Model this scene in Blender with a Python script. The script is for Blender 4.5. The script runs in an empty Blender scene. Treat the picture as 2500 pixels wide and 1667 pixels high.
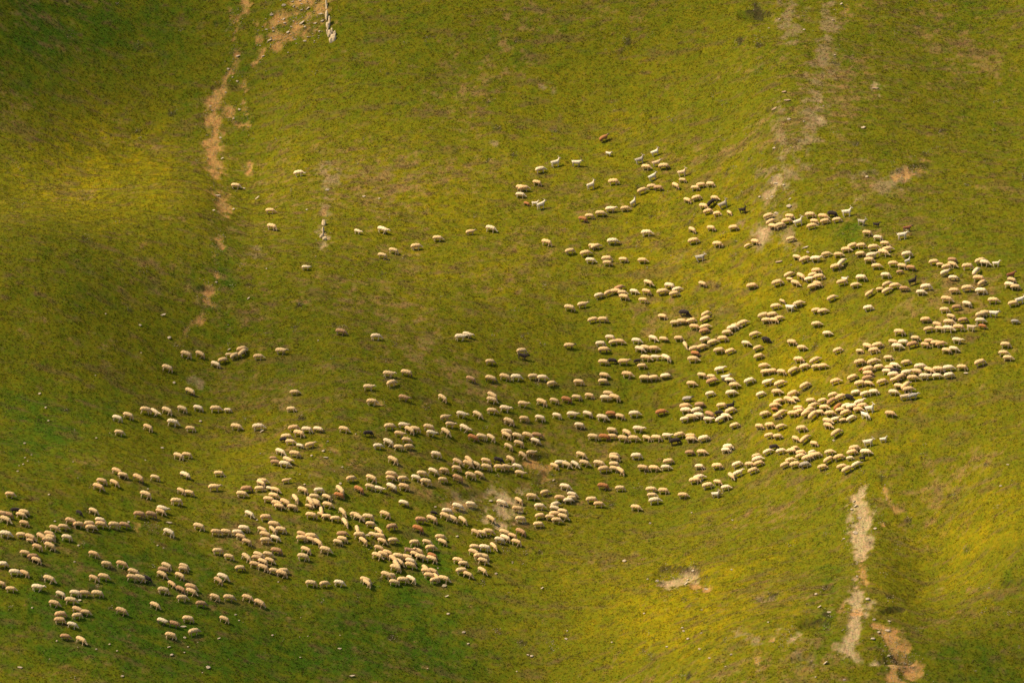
import bpy, math, random
import numpy as np

# ------------------------------------------------------------------ camera, light, exposure
S = bpy.context.scene
COL = S.collection
PITCH = math.radians(6.0); DIST = 560.0; SLOPE = math.tan(math.radians(31.0))
HFOV = 2*math.atan(52.0/DIST)
CAM = np.array([0.0, -DIST*math.cos(PITCH), DIST*math.sin(PITCH)])
cam_d = bpy.data.cameras.new('camera'); cam = bpy.data.objects.new('camera', cam_d); COL.objects.link(cam)
cam.location = CAM; cam.rotation_euler = (math.radians(90)-PITCH, 0, 0)
cam_d.sensor_width = 36; cam_d.lens = 18/math.tan(HFOV/2); cam_d.clip_start = 1; cam_d.clip_end = 6000
S.camera = cam

SUN_DIR = np.array([-0.58, -0.24, 0.78]); SUN_DIR /= np.linalg.norm(SUN_DIR)
elev = math.asin(SUN_DIR[2]); azim = math.atan2(SUN_DIR[0], SUN_DIR[1])
w = bpy.data.worlds.new('World'); S.world = w; w.use_nodes = True
nt = w.node_tree; bg = nt.nodes['Background']
sky = nt.nodes.new('ShaderNodeTexSky'); sky.sky_type = 'NISHITA'; sky.sun_disc = False
sky.sun_elevation = elev; sky.sun_rotation = azim; sky.dust_density = 7.0; sky.ozone_density = 0.5; sky.altitude = 1500
nt.links.new(sky.outputs[0], bg.inputs[0]); bg.inputs[1].default_value = 0.10
sl = bpy.data.lights.new('sun', 'SUN'); so = bpy.data.objects.new('sun', sl); COL.objects.link(so)
sl.energy = 4.2; sl.angle = math.radians(0.5); sl.color = (1.0, 0.82, 0.53)
from mathutils import Vector, Matrix
so.rotation_euler = Vector(-SUN_DIR).to_track_quat('-Z', 'Y').to_euler()
so.location = (-200, 0, 400)
S.view_settings.view_transform = 'Standard'; S.view_settings.look = 'None'
S.view_settings.exposure = 0.75; S.view_settings.gamma = 1.0
S.render.resolution_x = 1024; S.render.resolution_y = 682

rng = np.random.default_rng(7)
random.seed(5)

# ------------------------------------------------------------------ photo map <-> world
W0, H0 = 2500.0, 1667.0
FPX = (W0/2)/math.tan(HFOV/2)
cp, sp = math.cos(PITCH), math.sin(PITCH)
def project(x, y, z):
    dx = x-CAM[0]; dy = y-CAM[1]; dz = z-CAM[2]
    f = dy*cp - dz*sp; u = dy*sp + dz*cp
    return W0/2 + FPX*dx/f, H0/2 - FPX*u/f
def ray(px, py):
    a = (px-W0/2)/FPX; b = -(py-H0/2)/FPX
    return np.stack([a+0*b, cp+b*sp+0*a, -sp+b*cp+0*a], -1)
def base_hit(px, py):
    d = ray(np.asarray(px, float), np.asarray(py, float))
    t = (CAM[1]*SLOPE-CAM[2])/(d[..., 2]-SLOPE*d[..., 1])
    return CAM[0]+t*d[..., 0], CAM[1]+t*d[..., 1]

# ------------------------------------------------------------------ noise
def _h(ix, iy, seed):
    n = (ix.astype(np.int64)*374761393 + iy.astype(np.int64)*668265263 + seed*1274126177) & 0xffffffff
    n = ((n ^ (n >> 13))*1274126177) & 0xffffffff
    return ((n ^ (n >> 16)) & 0xffff)/65535.0
def vn(x, y, seed=0):
    ix = np.floor(x); iy = np.floor(y); fx = x-ix; fy = y-iy
    fx = fx*fx*(3-2*fx); fy = fy*fy*(3-2*fy)
    a = _h(ix, iy, seed); b = _h(ix+1, iy, seed); c = _h(ix, iy+1, seed); d = _h(ix+1, iy+1, seed)
    return (a*(1-fx)+b*fx)*(1-fy)+(c*(1-fx)+d*fx)*fy*1.0
def fbm(x, y, scale, octv=4, seed=0, rough=0.55):
    s = 0; amp = 1; tot = 0; f = 1/scale
    for k in range(octv):
        c, q = math.cos(k*1.1+.4), math.sin(k*1.1+.4)
        s = s+amp*vn((x*c-y*q)*f+k*17.3, (x*q+y*c)*f-k*9.1, seed+k*7); tot += amp; amp *= rough; f *= 2.03
    return s/tot*2-1          # about -1..1
def sstep(a, b, x):
    t = np.clip((x-a)/(b-a), 0, 1); return t*t*(3-2*t)

# ------------------------------------------------------------------ the lie of the land
# swells and hollows: (x, y, half-width, half-height, how much it turns towards the sun), in photo pixels of 2352 x 1568
K = 2500/2352.0
LAND = [(60,40,420,190,-.46),(200,400,350,150,.24),(60,800,260,160,-.16),(330,690,260,150,-.26),(120,1010,160,110,.12),
 (1150,90,480,150,-.12),(900,380,300,150,.10),(1300,520,420,130,.13),(1700,330,150,160,.12),(1000,840,460,150,-.22),
 (250,1320,460,220,-.26),(700,1450,420,130,-.26),(1250,1000,350,100,-.10),(1850,900,320,190,.12),(1700,620,260,120,.10),
 (2200,120,160,160,-.08),(2030,260,120,260,-.06),(1500,1460,230,150,.26),(1720,1250,220,110,.12),(1900,1400,70,170,-.08),
 (2200,1230,170,120,.22),(2240,1540,230,70,-.25),(1080,1480,140,110,-.20),(2300,700,160,200,.02),
 (560,1010,160,70,.14),(500,330,40,220,-.10),(640,250,60,220,.08),(1960,1250,50,160,.05),(2080,1270,80,200,-.22),(2280,1330,130,80,.22),(1895,1300,60,200,.10),(1735,300,60,260,.05),(1850,250,90,280,-.06),(1800,800,300,260,.10),(2230,880,160,100,-.05)]
GN = 320; GS = 100.0
gx = np.linspace(-GS, GS, GN, endpoint=False); gy = np.linspace(-GS, GS, GN, endpoint=False)
GX, GY = np.meshgrid(gx, gy)
bu, bv = project(GX, GY, GY*SLOPE); bu = bu/K; bv = bv/K
Bm = np.zeros_like(GX)
for (cx, cy, sx, sy, a) in LAND:
    Bm += a*np.exp(-((bu-cx)/sx)**2-((bv-cy)/sy)**2)
Bm += 0.10*fbm(GX, GY, 16, 3, 91)
win = np.exp(-(np.maximum(0, np.abs(GX)-62)/18)**2-(np.maximum(0, np.abs(GY)-70)/16)**2)
Bm = 2.7*(Bm-Bm.mean())*win
kx = np.fft.fftfreq(GN, 2*GS/GN)*2*np.pi; KX, KY = np.meshgrid(kx, kx)
Dk = 1j*(0.63*KX-0.18*KY); kk = KX**2+KY**2
F = np.conj(Dk)*np.fft.fft2(Bm)/(np.abs(Dk)**2+0.06*kk+0.22*KY**2+1e-4)
RELIEF = np.real(np.fft.ifft2(F)); RELIEF -= RELIEF.mean()
def bil(A, x, y, x0, y0, sx, sy):
    fx = np.clip((x-x0)/sx, 0, A.shape[1]-1.001); fy = np.clip((y-y0)/sy, 0, A.shape[0]-1.001)
    ix = fx.astype(int); iy = fy.astype(int); fx = fx-ix; fy = fy-iy
    return (A[iy, ix]*(1-fx)+A[iy, ix+1]*fx)*(1-fy)+(A[iy+1, ix]*(1-fx)+A[iy+1, ix+1]*fx)*fy
def land(x, y):
    r = bil(RELIEF, x, y, -GS, -GS, 2*GS/GN, 2*GS/GN)
    fade = np.exp(-(np.maximum(0, np.abs(x)-80)/12)**2-(np.maximum(0, np.abs(y)-86)/10)**2)
    z = y*SLOPE
    t = np.maximum(0, -y-110); z = z+SLOPE*t*t/(t+90.0)     # eases out into the valley below
    return z+r*fade + 3.0*fbm(x, y, 120, 3, 5)*(1-win_far(x, y))
def win_far(x, y):
    return np.exp(-(np.maximum(0, np.abs(x)-60)/40)**2-(np.maximum(0, np.abs(y)-74)/40)**2)

# bare ground: (x1,y1,x2,y2,half-width,kind,strength)  kind r red earth, g grey scree, b brown turf
BARE = [(545,120,528,165,14,'r',1),(528,165,500,215,13,'r',1),(498,215,485,260,20,'r',1.4),(487,262,498,330,24,'r',1.4),(482,320,495,400,20,'r',1.35),
 (560,185,570,300,8,'r',.6),(520,240,545,290,16,'r',.7),(575,375,568,395,9,'r',1),(500,440,520,480,22,'r',1),(505,535,505,570,14,'r',.9),(470,665,480,700,18,'r',1.1),
 (478,700,460,735,13,'r',1),(448,740,425,765,8,'r',.6),(495,560,497,640,7,'r',.5),(560,0,545,60,14,'r',.7),(530,20,540,120,10,'r',.45),
 (690,10,740,20,34,'r',1.1),(640,50,690,60,30,'r',1),(700,55,745,50,26,'r',1),(655,90,625,115,13,'r',.8),(630,85,660,80,18,'r',.9),(590,60,600,90,12,'r',.6),(610,120,585,145,8,'r',.6),
 (745,385,760,410,22,'b',.8),(748,430,742,540,14,'b',.7),(740,530,745,560,14,'g',.6),(745,490,750,510,8,'r',.7),
 (1885,190,1882,280,16,'b',.7),(1884,215,1883,270,7,'g',.5),(1905,30,1885,190,34,'b',.75),(1880,185,1860,320,30,'b',.7),(1865,300,1800,400,34,'b',.65),(1800,10,1815,80,26,'b',.7),(1790,250,1800,330,16,'b',.5),(1830,350,1795,400,26,'b',.7),(1798,385,1790,410,12,'g',.7),(1788,400,1778,470,30,'b',.8),(1788,410,1778,465,15,'g',.8),(1775,470,1750,545,24,'b',.9),(1772,480,1752,540,13,'g',.6),
 (1800,520,1830,560,20,'b',.6),(2020,430,2090,395,26,'b',.85),(2050,410,2090,400,14,'r',.6),(2085,388,2130,385,14,'r',.9),(1940,15,1942,40,13,'r',.8),(1990,395,2010,400,12,'b',.8),(1950,430,1990,450,20,'b',.4),
 (1986,1118,1984,1160,12,'g',1.3),(1978,1150,1982,1200,26,'g',1.6),(1975,1200,1982,1235,25,'g',1.5),(1975,1235,1978,1275,25,'g',1.6),(1978,1300,1985,1335,14,'r',1),(1966,1330,1960,1370,8,'g',.9),
 (1968,1365,1965,1440,20,'g',1.5),(1945,1400,1975,1410,20,'r',.8),(1960,1440,1955,1480,14,'g',1.2),(1930,1490,1958,1500,17,'g',1),(1995,1390,1985,1420,14,'g',.8),
 (2030,1110,2035,1140,7,'r',.9),(2035,1145,2055,1165,8,'r',.6),(2022,1200,2030,1205,6,'r',.5),(2030,1320,2033,1325,7,'r',.7),
 (2010,1440,2065,1450,11,'r',1.4),(2035,1450,2055,1495,20,'r',1.5),(2045,1480,2075,1488,16,'r',1.6),(2010,1520,2100,1522,11,'g',.8),(2068,1520,2105,1540,26,'r',1.8),(2050,1552,2080,1568,18,'r',1.5),
 (1145,1140,1165,1190,30,'g',.9),(1120,1195,1150,1200,16,'g',.9),(1190,1130,1215,1120,12,'g',.6),(1050,1140,1085,1150,28,'b',.6),(1100,1150,1090,1170,20,'b',.6),
 (1218,1058,1250,1072,22,'r',1),(1262,1105,1275,1100,12,'r',.7),(1035,1155,1040,1160,16,'r',.4),(745,1032,765,1035,10,'r',.6),(708,1095,712,1098,6,'r',.5),(800,1068,815,1072,10,'r',.4),
 (335,1208,370,1212,18,'r',.35),(862,925,880,928,9,'r',.6),
 (1535,1333,1585,1322,22,'g',1.6),(1585,1325,1590,1340,12,'r',1.5),(1596,1335,1620,1351,12,'r',1.5),
 (1790,1452,1830,1465,18,'g',.55),(1780,1470,1800,1475,11,'r',.5),(1700,1450,1740,1470,12,'b',.6),(1830,1500,1850,1510,14,'b',.7),(1735,1500,1745,1530,8,'r',.5),(1800,1510,1840,1520,13,'b',.6),
 (1890,1435,1905,1445,12,'r',.4),(1900,1360,1910,1370,10,'b',.6),(1535,1395,1560,1400,12,'b',.3),(1740,1375,1780,1378,8,'b',.6),
 (1250,200,1262,206,10,'b',.7),(1130,325,1140,330,8,'b',.7),(590,575,600,585,14,'b',.8),(440,875,460,885,12,'b',.6),(2000,200,2020,206,8,'g',.5),
 (1705,510,1730,540,16,'b',.8),(1990,370,2000,440,14,'b',.4),(505,60,520,75,8,'b',.5)]
# hollows with a dark upper edge, peat soil plus painted overhang shade: (cx, top, half-width, height, depth)
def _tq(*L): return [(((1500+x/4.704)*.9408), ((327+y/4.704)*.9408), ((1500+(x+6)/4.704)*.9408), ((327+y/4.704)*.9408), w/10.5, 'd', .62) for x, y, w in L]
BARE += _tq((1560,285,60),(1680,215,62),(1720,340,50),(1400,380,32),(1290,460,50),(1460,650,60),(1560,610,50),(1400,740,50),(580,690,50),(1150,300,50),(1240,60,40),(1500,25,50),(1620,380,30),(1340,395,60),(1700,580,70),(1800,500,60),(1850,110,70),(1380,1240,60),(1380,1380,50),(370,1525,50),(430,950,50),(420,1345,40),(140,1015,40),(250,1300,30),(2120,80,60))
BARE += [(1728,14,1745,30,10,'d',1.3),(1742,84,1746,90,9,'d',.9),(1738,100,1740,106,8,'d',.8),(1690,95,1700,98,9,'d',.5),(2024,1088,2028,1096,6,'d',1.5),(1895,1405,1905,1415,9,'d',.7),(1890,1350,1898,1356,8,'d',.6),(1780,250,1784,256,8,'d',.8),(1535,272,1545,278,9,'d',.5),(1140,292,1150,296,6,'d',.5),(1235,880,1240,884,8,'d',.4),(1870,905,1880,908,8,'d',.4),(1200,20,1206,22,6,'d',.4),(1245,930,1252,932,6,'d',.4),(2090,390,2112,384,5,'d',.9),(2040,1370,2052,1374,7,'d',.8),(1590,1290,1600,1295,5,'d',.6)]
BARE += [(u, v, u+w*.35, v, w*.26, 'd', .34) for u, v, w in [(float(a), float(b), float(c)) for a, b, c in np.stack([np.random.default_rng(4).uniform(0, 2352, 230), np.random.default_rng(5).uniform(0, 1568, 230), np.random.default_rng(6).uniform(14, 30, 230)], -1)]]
HOLLOW = [(1560,1302,60,44,.8),(1608,1318,22,36,.7),(1875,1422,40,30,.8),(1765,1370,30,12,.4),(1660,1382,28,12,.35),(2062,1503,46,18,1.1),(2090,1525,30,45,.6),(2050,1395,30,18,.6),(2120,376,34,16,.5),(2065,392,16,8,.35),
 (505,50,20,22,.3),(1735,22,40,28,.9),(1235,1040,40,36,.5),(1270,1082,30,20,.45),(470,655,26,22,.5),(2345,1332,60,16,.6),(1550,1010,16,10,.2),(1780,340,18,20,.6),(1770,245,14,12,.5),(2010,395,20,10,.35),(500,195,16,16,.35),(2035,1095,10,20,.5),(1790,1430,22,12,.4),(1845,1500,30,16,.5),(1085,1130,50,26,.3),(1905,1345,20,20,.5)]

def masks(px, py, x, y):
    """bare-ground weights (red, grey, brown turf) and hollow depth at photo position px,py (2352 grid)"""
    wob = 9*fbm(x, y, 2.2, 4, 31); wob2 = 9*fbm(x, y, 2.2, 4, 53)
    qx = px+wob; qy = py+wob2*0.8
    grit = fbm(x, y, 0.9, 4, 77, .65)
    out = {'r': np.zeros_like(px), 'g': np.zeros_like(px), 'b': np.zeros_like(px), 'd': np.zeros_like(px)}
    for (x1, y1, x2, y2, hw, k, s) in BARE:
        sel = (qx > min(x1, x2)-3*hw) & (qx < max(x1, x2)+3*hw) & (qy > min(y1, y2)-3*hw) & (qy < max(y1, y2)+3*hw)
        if not sel.any(): continue
        ax = qx[sel]; ay = qy[sel]; dx = x2-x1; dy = y2-y1
        t = np.clip(((ax-x1)*dx+(ay-y1)*dy)/(dx*dx+dy*dy+1e-6), 0, 1)
        d = np.hypot(ax-x1-t*dx, (ay-y1-t*dy)*1.15)/hw
        m = np.clip(s*1.5*(1.25-d)+grit[sel]*2.6-(.75 if k == 'r' else .5), 0, 1)*(.82 if k == 'r' else .92)*(d < 2.2)
        out[k][sel] = np.maximum(out[k][sel], m)
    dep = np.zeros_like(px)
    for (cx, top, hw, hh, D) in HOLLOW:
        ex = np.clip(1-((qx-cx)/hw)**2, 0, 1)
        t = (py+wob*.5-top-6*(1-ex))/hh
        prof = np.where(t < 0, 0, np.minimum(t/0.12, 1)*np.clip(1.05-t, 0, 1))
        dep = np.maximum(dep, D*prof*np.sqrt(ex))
        peat_shade = sstep(-2.5, -.5, t*hh)*(1-sstep(1.0, 4.5, t*hh))*sstep(.15, .5, ex+.7*grit)
        out['d'] = np.maximum(out['d'], peat_shade*min(.95, D*1.3))  # dark step edge: bare peat and the overhang's shadow in one colour
    return out['r'], out['g'], out['b'], out['d'], dep

# colour of the sward: (x, y, half-width, half-height, dry(+)/lush(-), tan litter)
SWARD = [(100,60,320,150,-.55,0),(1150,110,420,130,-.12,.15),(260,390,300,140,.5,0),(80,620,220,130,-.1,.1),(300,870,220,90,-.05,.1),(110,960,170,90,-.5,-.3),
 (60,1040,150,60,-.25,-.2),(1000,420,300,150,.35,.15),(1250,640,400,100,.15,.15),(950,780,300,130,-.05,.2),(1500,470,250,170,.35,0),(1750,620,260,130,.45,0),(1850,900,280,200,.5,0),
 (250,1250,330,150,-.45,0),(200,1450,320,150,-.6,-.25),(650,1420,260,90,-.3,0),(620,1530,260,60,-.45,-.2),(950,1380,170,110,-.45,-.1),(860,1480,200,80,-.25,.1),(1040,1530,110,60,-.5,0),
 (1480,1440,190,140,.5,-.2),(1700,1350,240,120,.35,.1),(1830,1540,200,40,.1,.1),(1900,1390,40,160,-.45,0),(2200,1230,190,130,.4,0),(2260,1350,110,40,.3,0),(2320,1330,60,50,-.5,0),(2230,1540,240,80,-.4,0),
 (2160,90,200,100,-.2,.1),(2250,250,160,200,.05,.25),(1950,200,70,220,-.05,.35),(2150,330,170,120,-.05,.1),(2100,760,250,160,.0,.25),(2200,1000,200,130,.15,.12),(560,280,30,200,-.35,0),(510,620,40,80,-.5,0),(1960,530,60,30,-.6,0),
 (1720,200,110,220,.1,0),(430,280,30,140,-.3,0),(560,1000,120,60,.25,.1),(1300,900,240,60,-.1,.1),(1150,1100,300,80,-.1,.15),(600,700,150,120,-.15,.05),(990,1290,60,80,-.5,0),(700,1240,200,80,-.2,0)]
def lerp(a, b, t): return a*(1-t[..., None])+b*t[..., None]
def c3(*v): return np.array(v, float)
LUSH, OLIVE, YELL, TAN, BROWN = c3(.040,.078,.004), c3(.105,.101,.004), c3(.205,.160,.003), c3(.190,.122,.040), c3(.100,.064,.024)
REDE, GREYS, BRTURF = c3(.32,.175,.056), c3(.30,.215,.105), c3(.205,.145,.070)
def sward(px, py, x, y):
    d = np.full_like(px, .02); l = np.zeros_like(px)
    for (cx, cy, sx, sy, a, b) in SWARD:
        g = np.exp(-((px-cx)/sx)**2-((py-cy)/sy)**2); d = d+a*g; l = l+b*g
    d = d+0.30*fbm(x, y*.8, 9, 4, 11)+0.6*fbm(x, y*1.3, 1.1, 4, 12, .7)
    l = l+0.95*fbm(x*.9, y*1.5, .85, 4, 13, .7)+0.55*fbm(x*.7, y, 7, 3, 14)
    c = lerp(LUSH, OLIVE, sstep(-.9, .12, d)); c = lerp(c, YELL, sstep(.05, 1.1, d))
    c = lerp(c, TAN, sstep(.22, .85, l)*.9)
    br = fbm(x*.55, y*1.9, 1.0, 4, 21, .65)+.2*l
    c = lerp(c, BROWN, sstep(.20, .62, br)*.75)
    tl = fbm(x*.28, y*1.25+.12*x, 1.0, 3, 88, .6)          # lines grazed and trodden along the contours
    c = lerp(c, BROWN, sstep(.22, .6, tl)*.5); c = lerp(c, OLIVE*1.12, sstep(.2, .6, -tl)*.45)
    return c, d, l

# ------------------------------------------------------------------ ground sheet
def axis(lo, hi, step, far_lo, far_hi):
    core = np.arange(lo, hi+step/2, step); a = []; p = lo; s = step
    while p > far_lo: s *= 1.16; p -= s; a.append(p)
    b = []; p = core[-1]; s = step
    while p < far_hi: s *= 1.16; p += s; b.append(p)
    return np.concatenate([a[::-1], core, b])
XS = axis(-59, 59, .2, -900, 900); YS = axis(-64, 72, .22, -1000, 700)
X, Y = np.meshgrid(XS, YS)
Zl = land(X, Y)
PU, PV = project(X, Y, Zl); PU /= K; PV /= K
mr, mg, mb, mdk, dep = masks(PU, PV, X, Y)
bare = np.clip(mr+mg, 0, 1)
core = win_far(X, Y)
micro = 0.075*fbm(X, Y, .95, 3, 41)+0.16*fbm(X, Y*1.4, 3.6, 3, 43)+0.02*fbm(X, Y, .4, 2, 47)
# sheep paths: narrow terraces that follow the contours
terr = 0.09*np.sin((Y*1.25+2.2*fbm(X, Y, 9, 3, 61)+X*.03)*2*np.pi/1.9)*sstep(-.35, .35, fbm(X, Y, 14, 2, 63))
Z = Zl+(micro*(1-.45*bare)+terr)*core - dep - .12*bare + .05*bare*fbm(X, Y, .6, 3, 71)
ny, nx = X.shape
def height(x, y):
    fx = np.interp(x, XS, np.arange(nx)); fy = np.interp(y, YS, np.arange(ny))
    fx = np.clip(fx, 0, nx-1.001); fy = np.clip(fy, 0, ny-1.001)
    ix = fx.astype(int); iy = fy.astype(int); fx = fx-ix; fy = fy-iy
    return (Z[iy, ix]*(1-fx)+Z[iy, ix+1]*fx)*(1-fy)+(Z[iy+1, ix]*(1-fx)+Z[iy+1, ix+1]*fx)*fy
def look_at_ground(px, py):
    """where the line of sight through photo pixel (2500 grid) meets the hillside"""
    px = np.atleast_1d(np.asarray(px, float)); py = np.atleast_1d(np.asarray(py, float))
    d = ray(px, py); x, y = base_hit(px, py)
    t = (y-CAM[1])/d[:, 1]; lo = t-22; hi = t+22
    T = lo.copy(); done = np.zeros(len(px), bool)
    for k in range(90):
        tt = lo+(hi-lo)*k/89; P = CAM+d*tt[:, None]
        hit = (P[:, 2] < height(P[:, 0], P[:, 1])) & ~done
        T[hit] = tt[hit]; done |= hit
    a = T-44/89; b = T.copy()
    for k in range(12):
        m = (a+b)/2; P = CAM+d*m[:, None]; inn = P[:, 2] < height(P[:, 0], P[:, 1])
        b = np.where(inn, m, b); a = np.where(inn, a, m)
    P = CAM+d*b[:, None]
    return P[:, 0], P[:, 1], height(P[:, 0], P[:, 1])

def mesh_from(name, V, Fc, nper):
    me = bpy.data.meshes.new(name)
    n = len(V); m = len(Fc)
    me.vertices.add(n); me.vertices.foreach_set('co', np.asarray(V, np.float32).ravel())
    me.loops.add(m*nper); me.loops.foreach_set('vertex_index', np.asarray(Fc, np.int32).ravel())
    me.polygons.add(m); me.polygons.foreach_set('loop_start', np.arange(0, m*nper, nper, dtype=np.int32))
    me.polygons.foreach_set('loop_total', np.full(m, nper, dtype=np.int32))
    me.update(calc_edges=True)
    return me
def col_attr(me, name, C, dom='POINT'):
    a = me.attributes.new(name, 'FLOAT_COLOR', dom)
    C4 = np.ones((len(C), 4), np.float32); C4[:, :C.shape[1]] = C
    a.data.foreach_set('color', C4.ravel())
def smooth(me): me.polygons.foreach_set('use_smooth', np.ones(len(me.polygons), bool))
def link(name, me, mat, parent=None, **props):
    o = bpy.data.objects.new(name, me); COL.objects.link(o)
    if mat: me.materials.append(mat)
    if parent: o.parent = parent
    for k, v in props.items(): o[k] = v
    return o

# materials --------------------------------------------------------
def newmat(name, rough=.9):
    m = bpy.data.materials.new(name); m.use_nodes = True; n = m.node_tree.nodes; b = n['Principled BSDF']
    b.inputs['Roughness'].default_value = rough; b.inputs['Specular IOR Level'].default_value = .04
    return m, m.node_tree, b
def nd(t, typ, **k):
    n = t.nodes.new(typ)
    for a, b in k.items(): setattr(n, a, b)
    return n
def mixc(t, mode, fac, a, b):
    n = nd(t, 'ShaderNodeMix', data_type='RGBA', blend_type=mode)
    for idx, v in ((0, fac), (6, a), (7, b)):
        if hasattr(v, 'links'): t.links.new(v, n.inputs[idx])
        else: n.inputs[idx].default_value = v
    return n.outputs[2]
def noise(t, scale, detail=3, vec=None, rough=.6):
    n = nd(t, 'ShaderNodeTexNoise'); n.inputs['Scale'].default_value = scale; n.inputs['Detail'].default_value = detail; n.inputs['Roughness'].default_value = rough
    if vec: t.links.new(vec, n.inputs['Vector'])
    return n.outputs[0]
def ramp(t, src, stops):
    r = nd(t, 'ShaderNodeValToRGB'); e = r.color_ramp.elements
    while len(e) < len(stops): e.new(.5)
    for k, (p, c) in enumerate(stops): e[k].position = p; e[k].color = (c, c, c, 1) if not isinstance(c, tuple) else c+(1,)
    t.links.new(src, r.inputs[0]); return r.outputs[0]

def ground_material():
    m, t, b = newmat('hillside_turf', .95)
    at = nd(t, 'ShaderNodeAttribute', attribute_name='tint'); ba = nd(t, 'ShaderNodeAttribute', attribute_name='bare')
    tc = nd(t, 'ShaderNodeTexCoord').outputs['Object']
    n1 = noise(t, 3.2, 5, tc, .7); n2 = noise(t, 11.0, 3, tc, .7)
    v1 = ramp(t, n1, [(.30, .72), (.5, 1.0), (.72, 1.25)])
    v2 = ramp(t, n2, [(.30, .75), (.5, 1.0), (.72, 1.25)])
    c = mixc(t, 'MULTIPLY', .85, at.outputs['Color'], v1); c = mixc(t, 'MULTIPLY', .6, c, v2)
    nh = noise(t, 1.7, 4, tc, .7); hue = ramp(t, nh, [(.35, (.80, 1.06, .9)), (.65, (1.18, .96, 1.0))])
    c = mixc(t, 'MULTIPLY', .6, c, hue)
    n3 = noise(t, 5.5, 4, tc, .75); hue3 = ramp(t, n3, [(.38, (.84, 1.03, .85)), (.5, (1, 1, 1)), (.62, (1.22, .98, 1.5))])
    c = mixc(t, 'MULTIPLY', .6, c, hue3)
    # bare earth: rills down the fall line, grit and crumbs
    mp = nd(t, 'ShaderNodeMapping'); mp.inputs['Scale'].default_value = (2.6, .55, .55); t.links.new(tc, mp.inputs['Vector'])
    rill = ramp(t, noise(t, 1.3, 6, mp.outputs[0], .75), [(.30, .48), (.48, .95), (.70, 1.30)])
    crumb = ramp(t, noise(t, 7.5, 3, tc, .8), [(.34, .45), (.46, 1.0), (.66, 1.22)])
    cb = mixc(t, 'MULTIPLY', ba.outputs['Fac'], c, rill); cb = mixc(t, 'MULTIPLY', ba.outputs['Fac'], cb, crumb); c = cb
    t.links.new(c, b.inputs['Base Color'])
    bp = nd(t, 'ShaderNodeBump'); bp.inputs['Strength'].default_value = .5; bp.inputs['Distance'].default_value = .06
    add = nd(t, 'ShaderNodeMath', operation='ADD'); t.links.new(n1, add.inputs[0]); t.links.new(n2, add.inputs[1])
    t.links.new(add.outputs[0], bp.inputs['Height']); t.links.new(bp.outputs[0], b.inputs['Normal'])
    return m
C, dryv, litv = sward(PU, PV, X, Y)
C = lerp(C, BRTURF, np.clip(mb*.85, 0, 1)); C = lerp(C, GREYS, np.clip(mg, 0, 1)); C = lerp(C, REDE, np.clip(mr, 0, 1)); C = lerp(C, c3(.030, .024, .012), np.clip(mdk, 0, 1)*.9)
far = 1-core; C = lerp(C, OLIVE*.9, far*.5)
V = np.stack([X.ravel(), Y.ravel(), Z.ravel()], -1)
ii = np.arange(ny*nx).reshape(ny, nx)
Fq = np.stack([ii[:-1, :-1].ravel(), ii[:-1, 1:].ravel(), ii[1:, 1:].ravel(), ii[1:, :-1].ravel()], -1)
me = mesh_from('hillside', V, Fq, 4); smooth(me)
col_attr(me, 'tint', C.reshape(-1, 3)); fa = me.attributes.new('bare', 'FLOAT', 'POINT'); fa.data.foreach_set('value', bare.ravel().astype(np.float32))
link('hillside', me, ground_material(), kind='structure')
def gs(A, x, y):
    fx = np.interp(x, XS, np.arange(nx)); fy = np.interp(y, YS, np.arange(ny))
    return A[np.round(fy).astype(int), np.round(fx).astype(int)]

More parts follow.
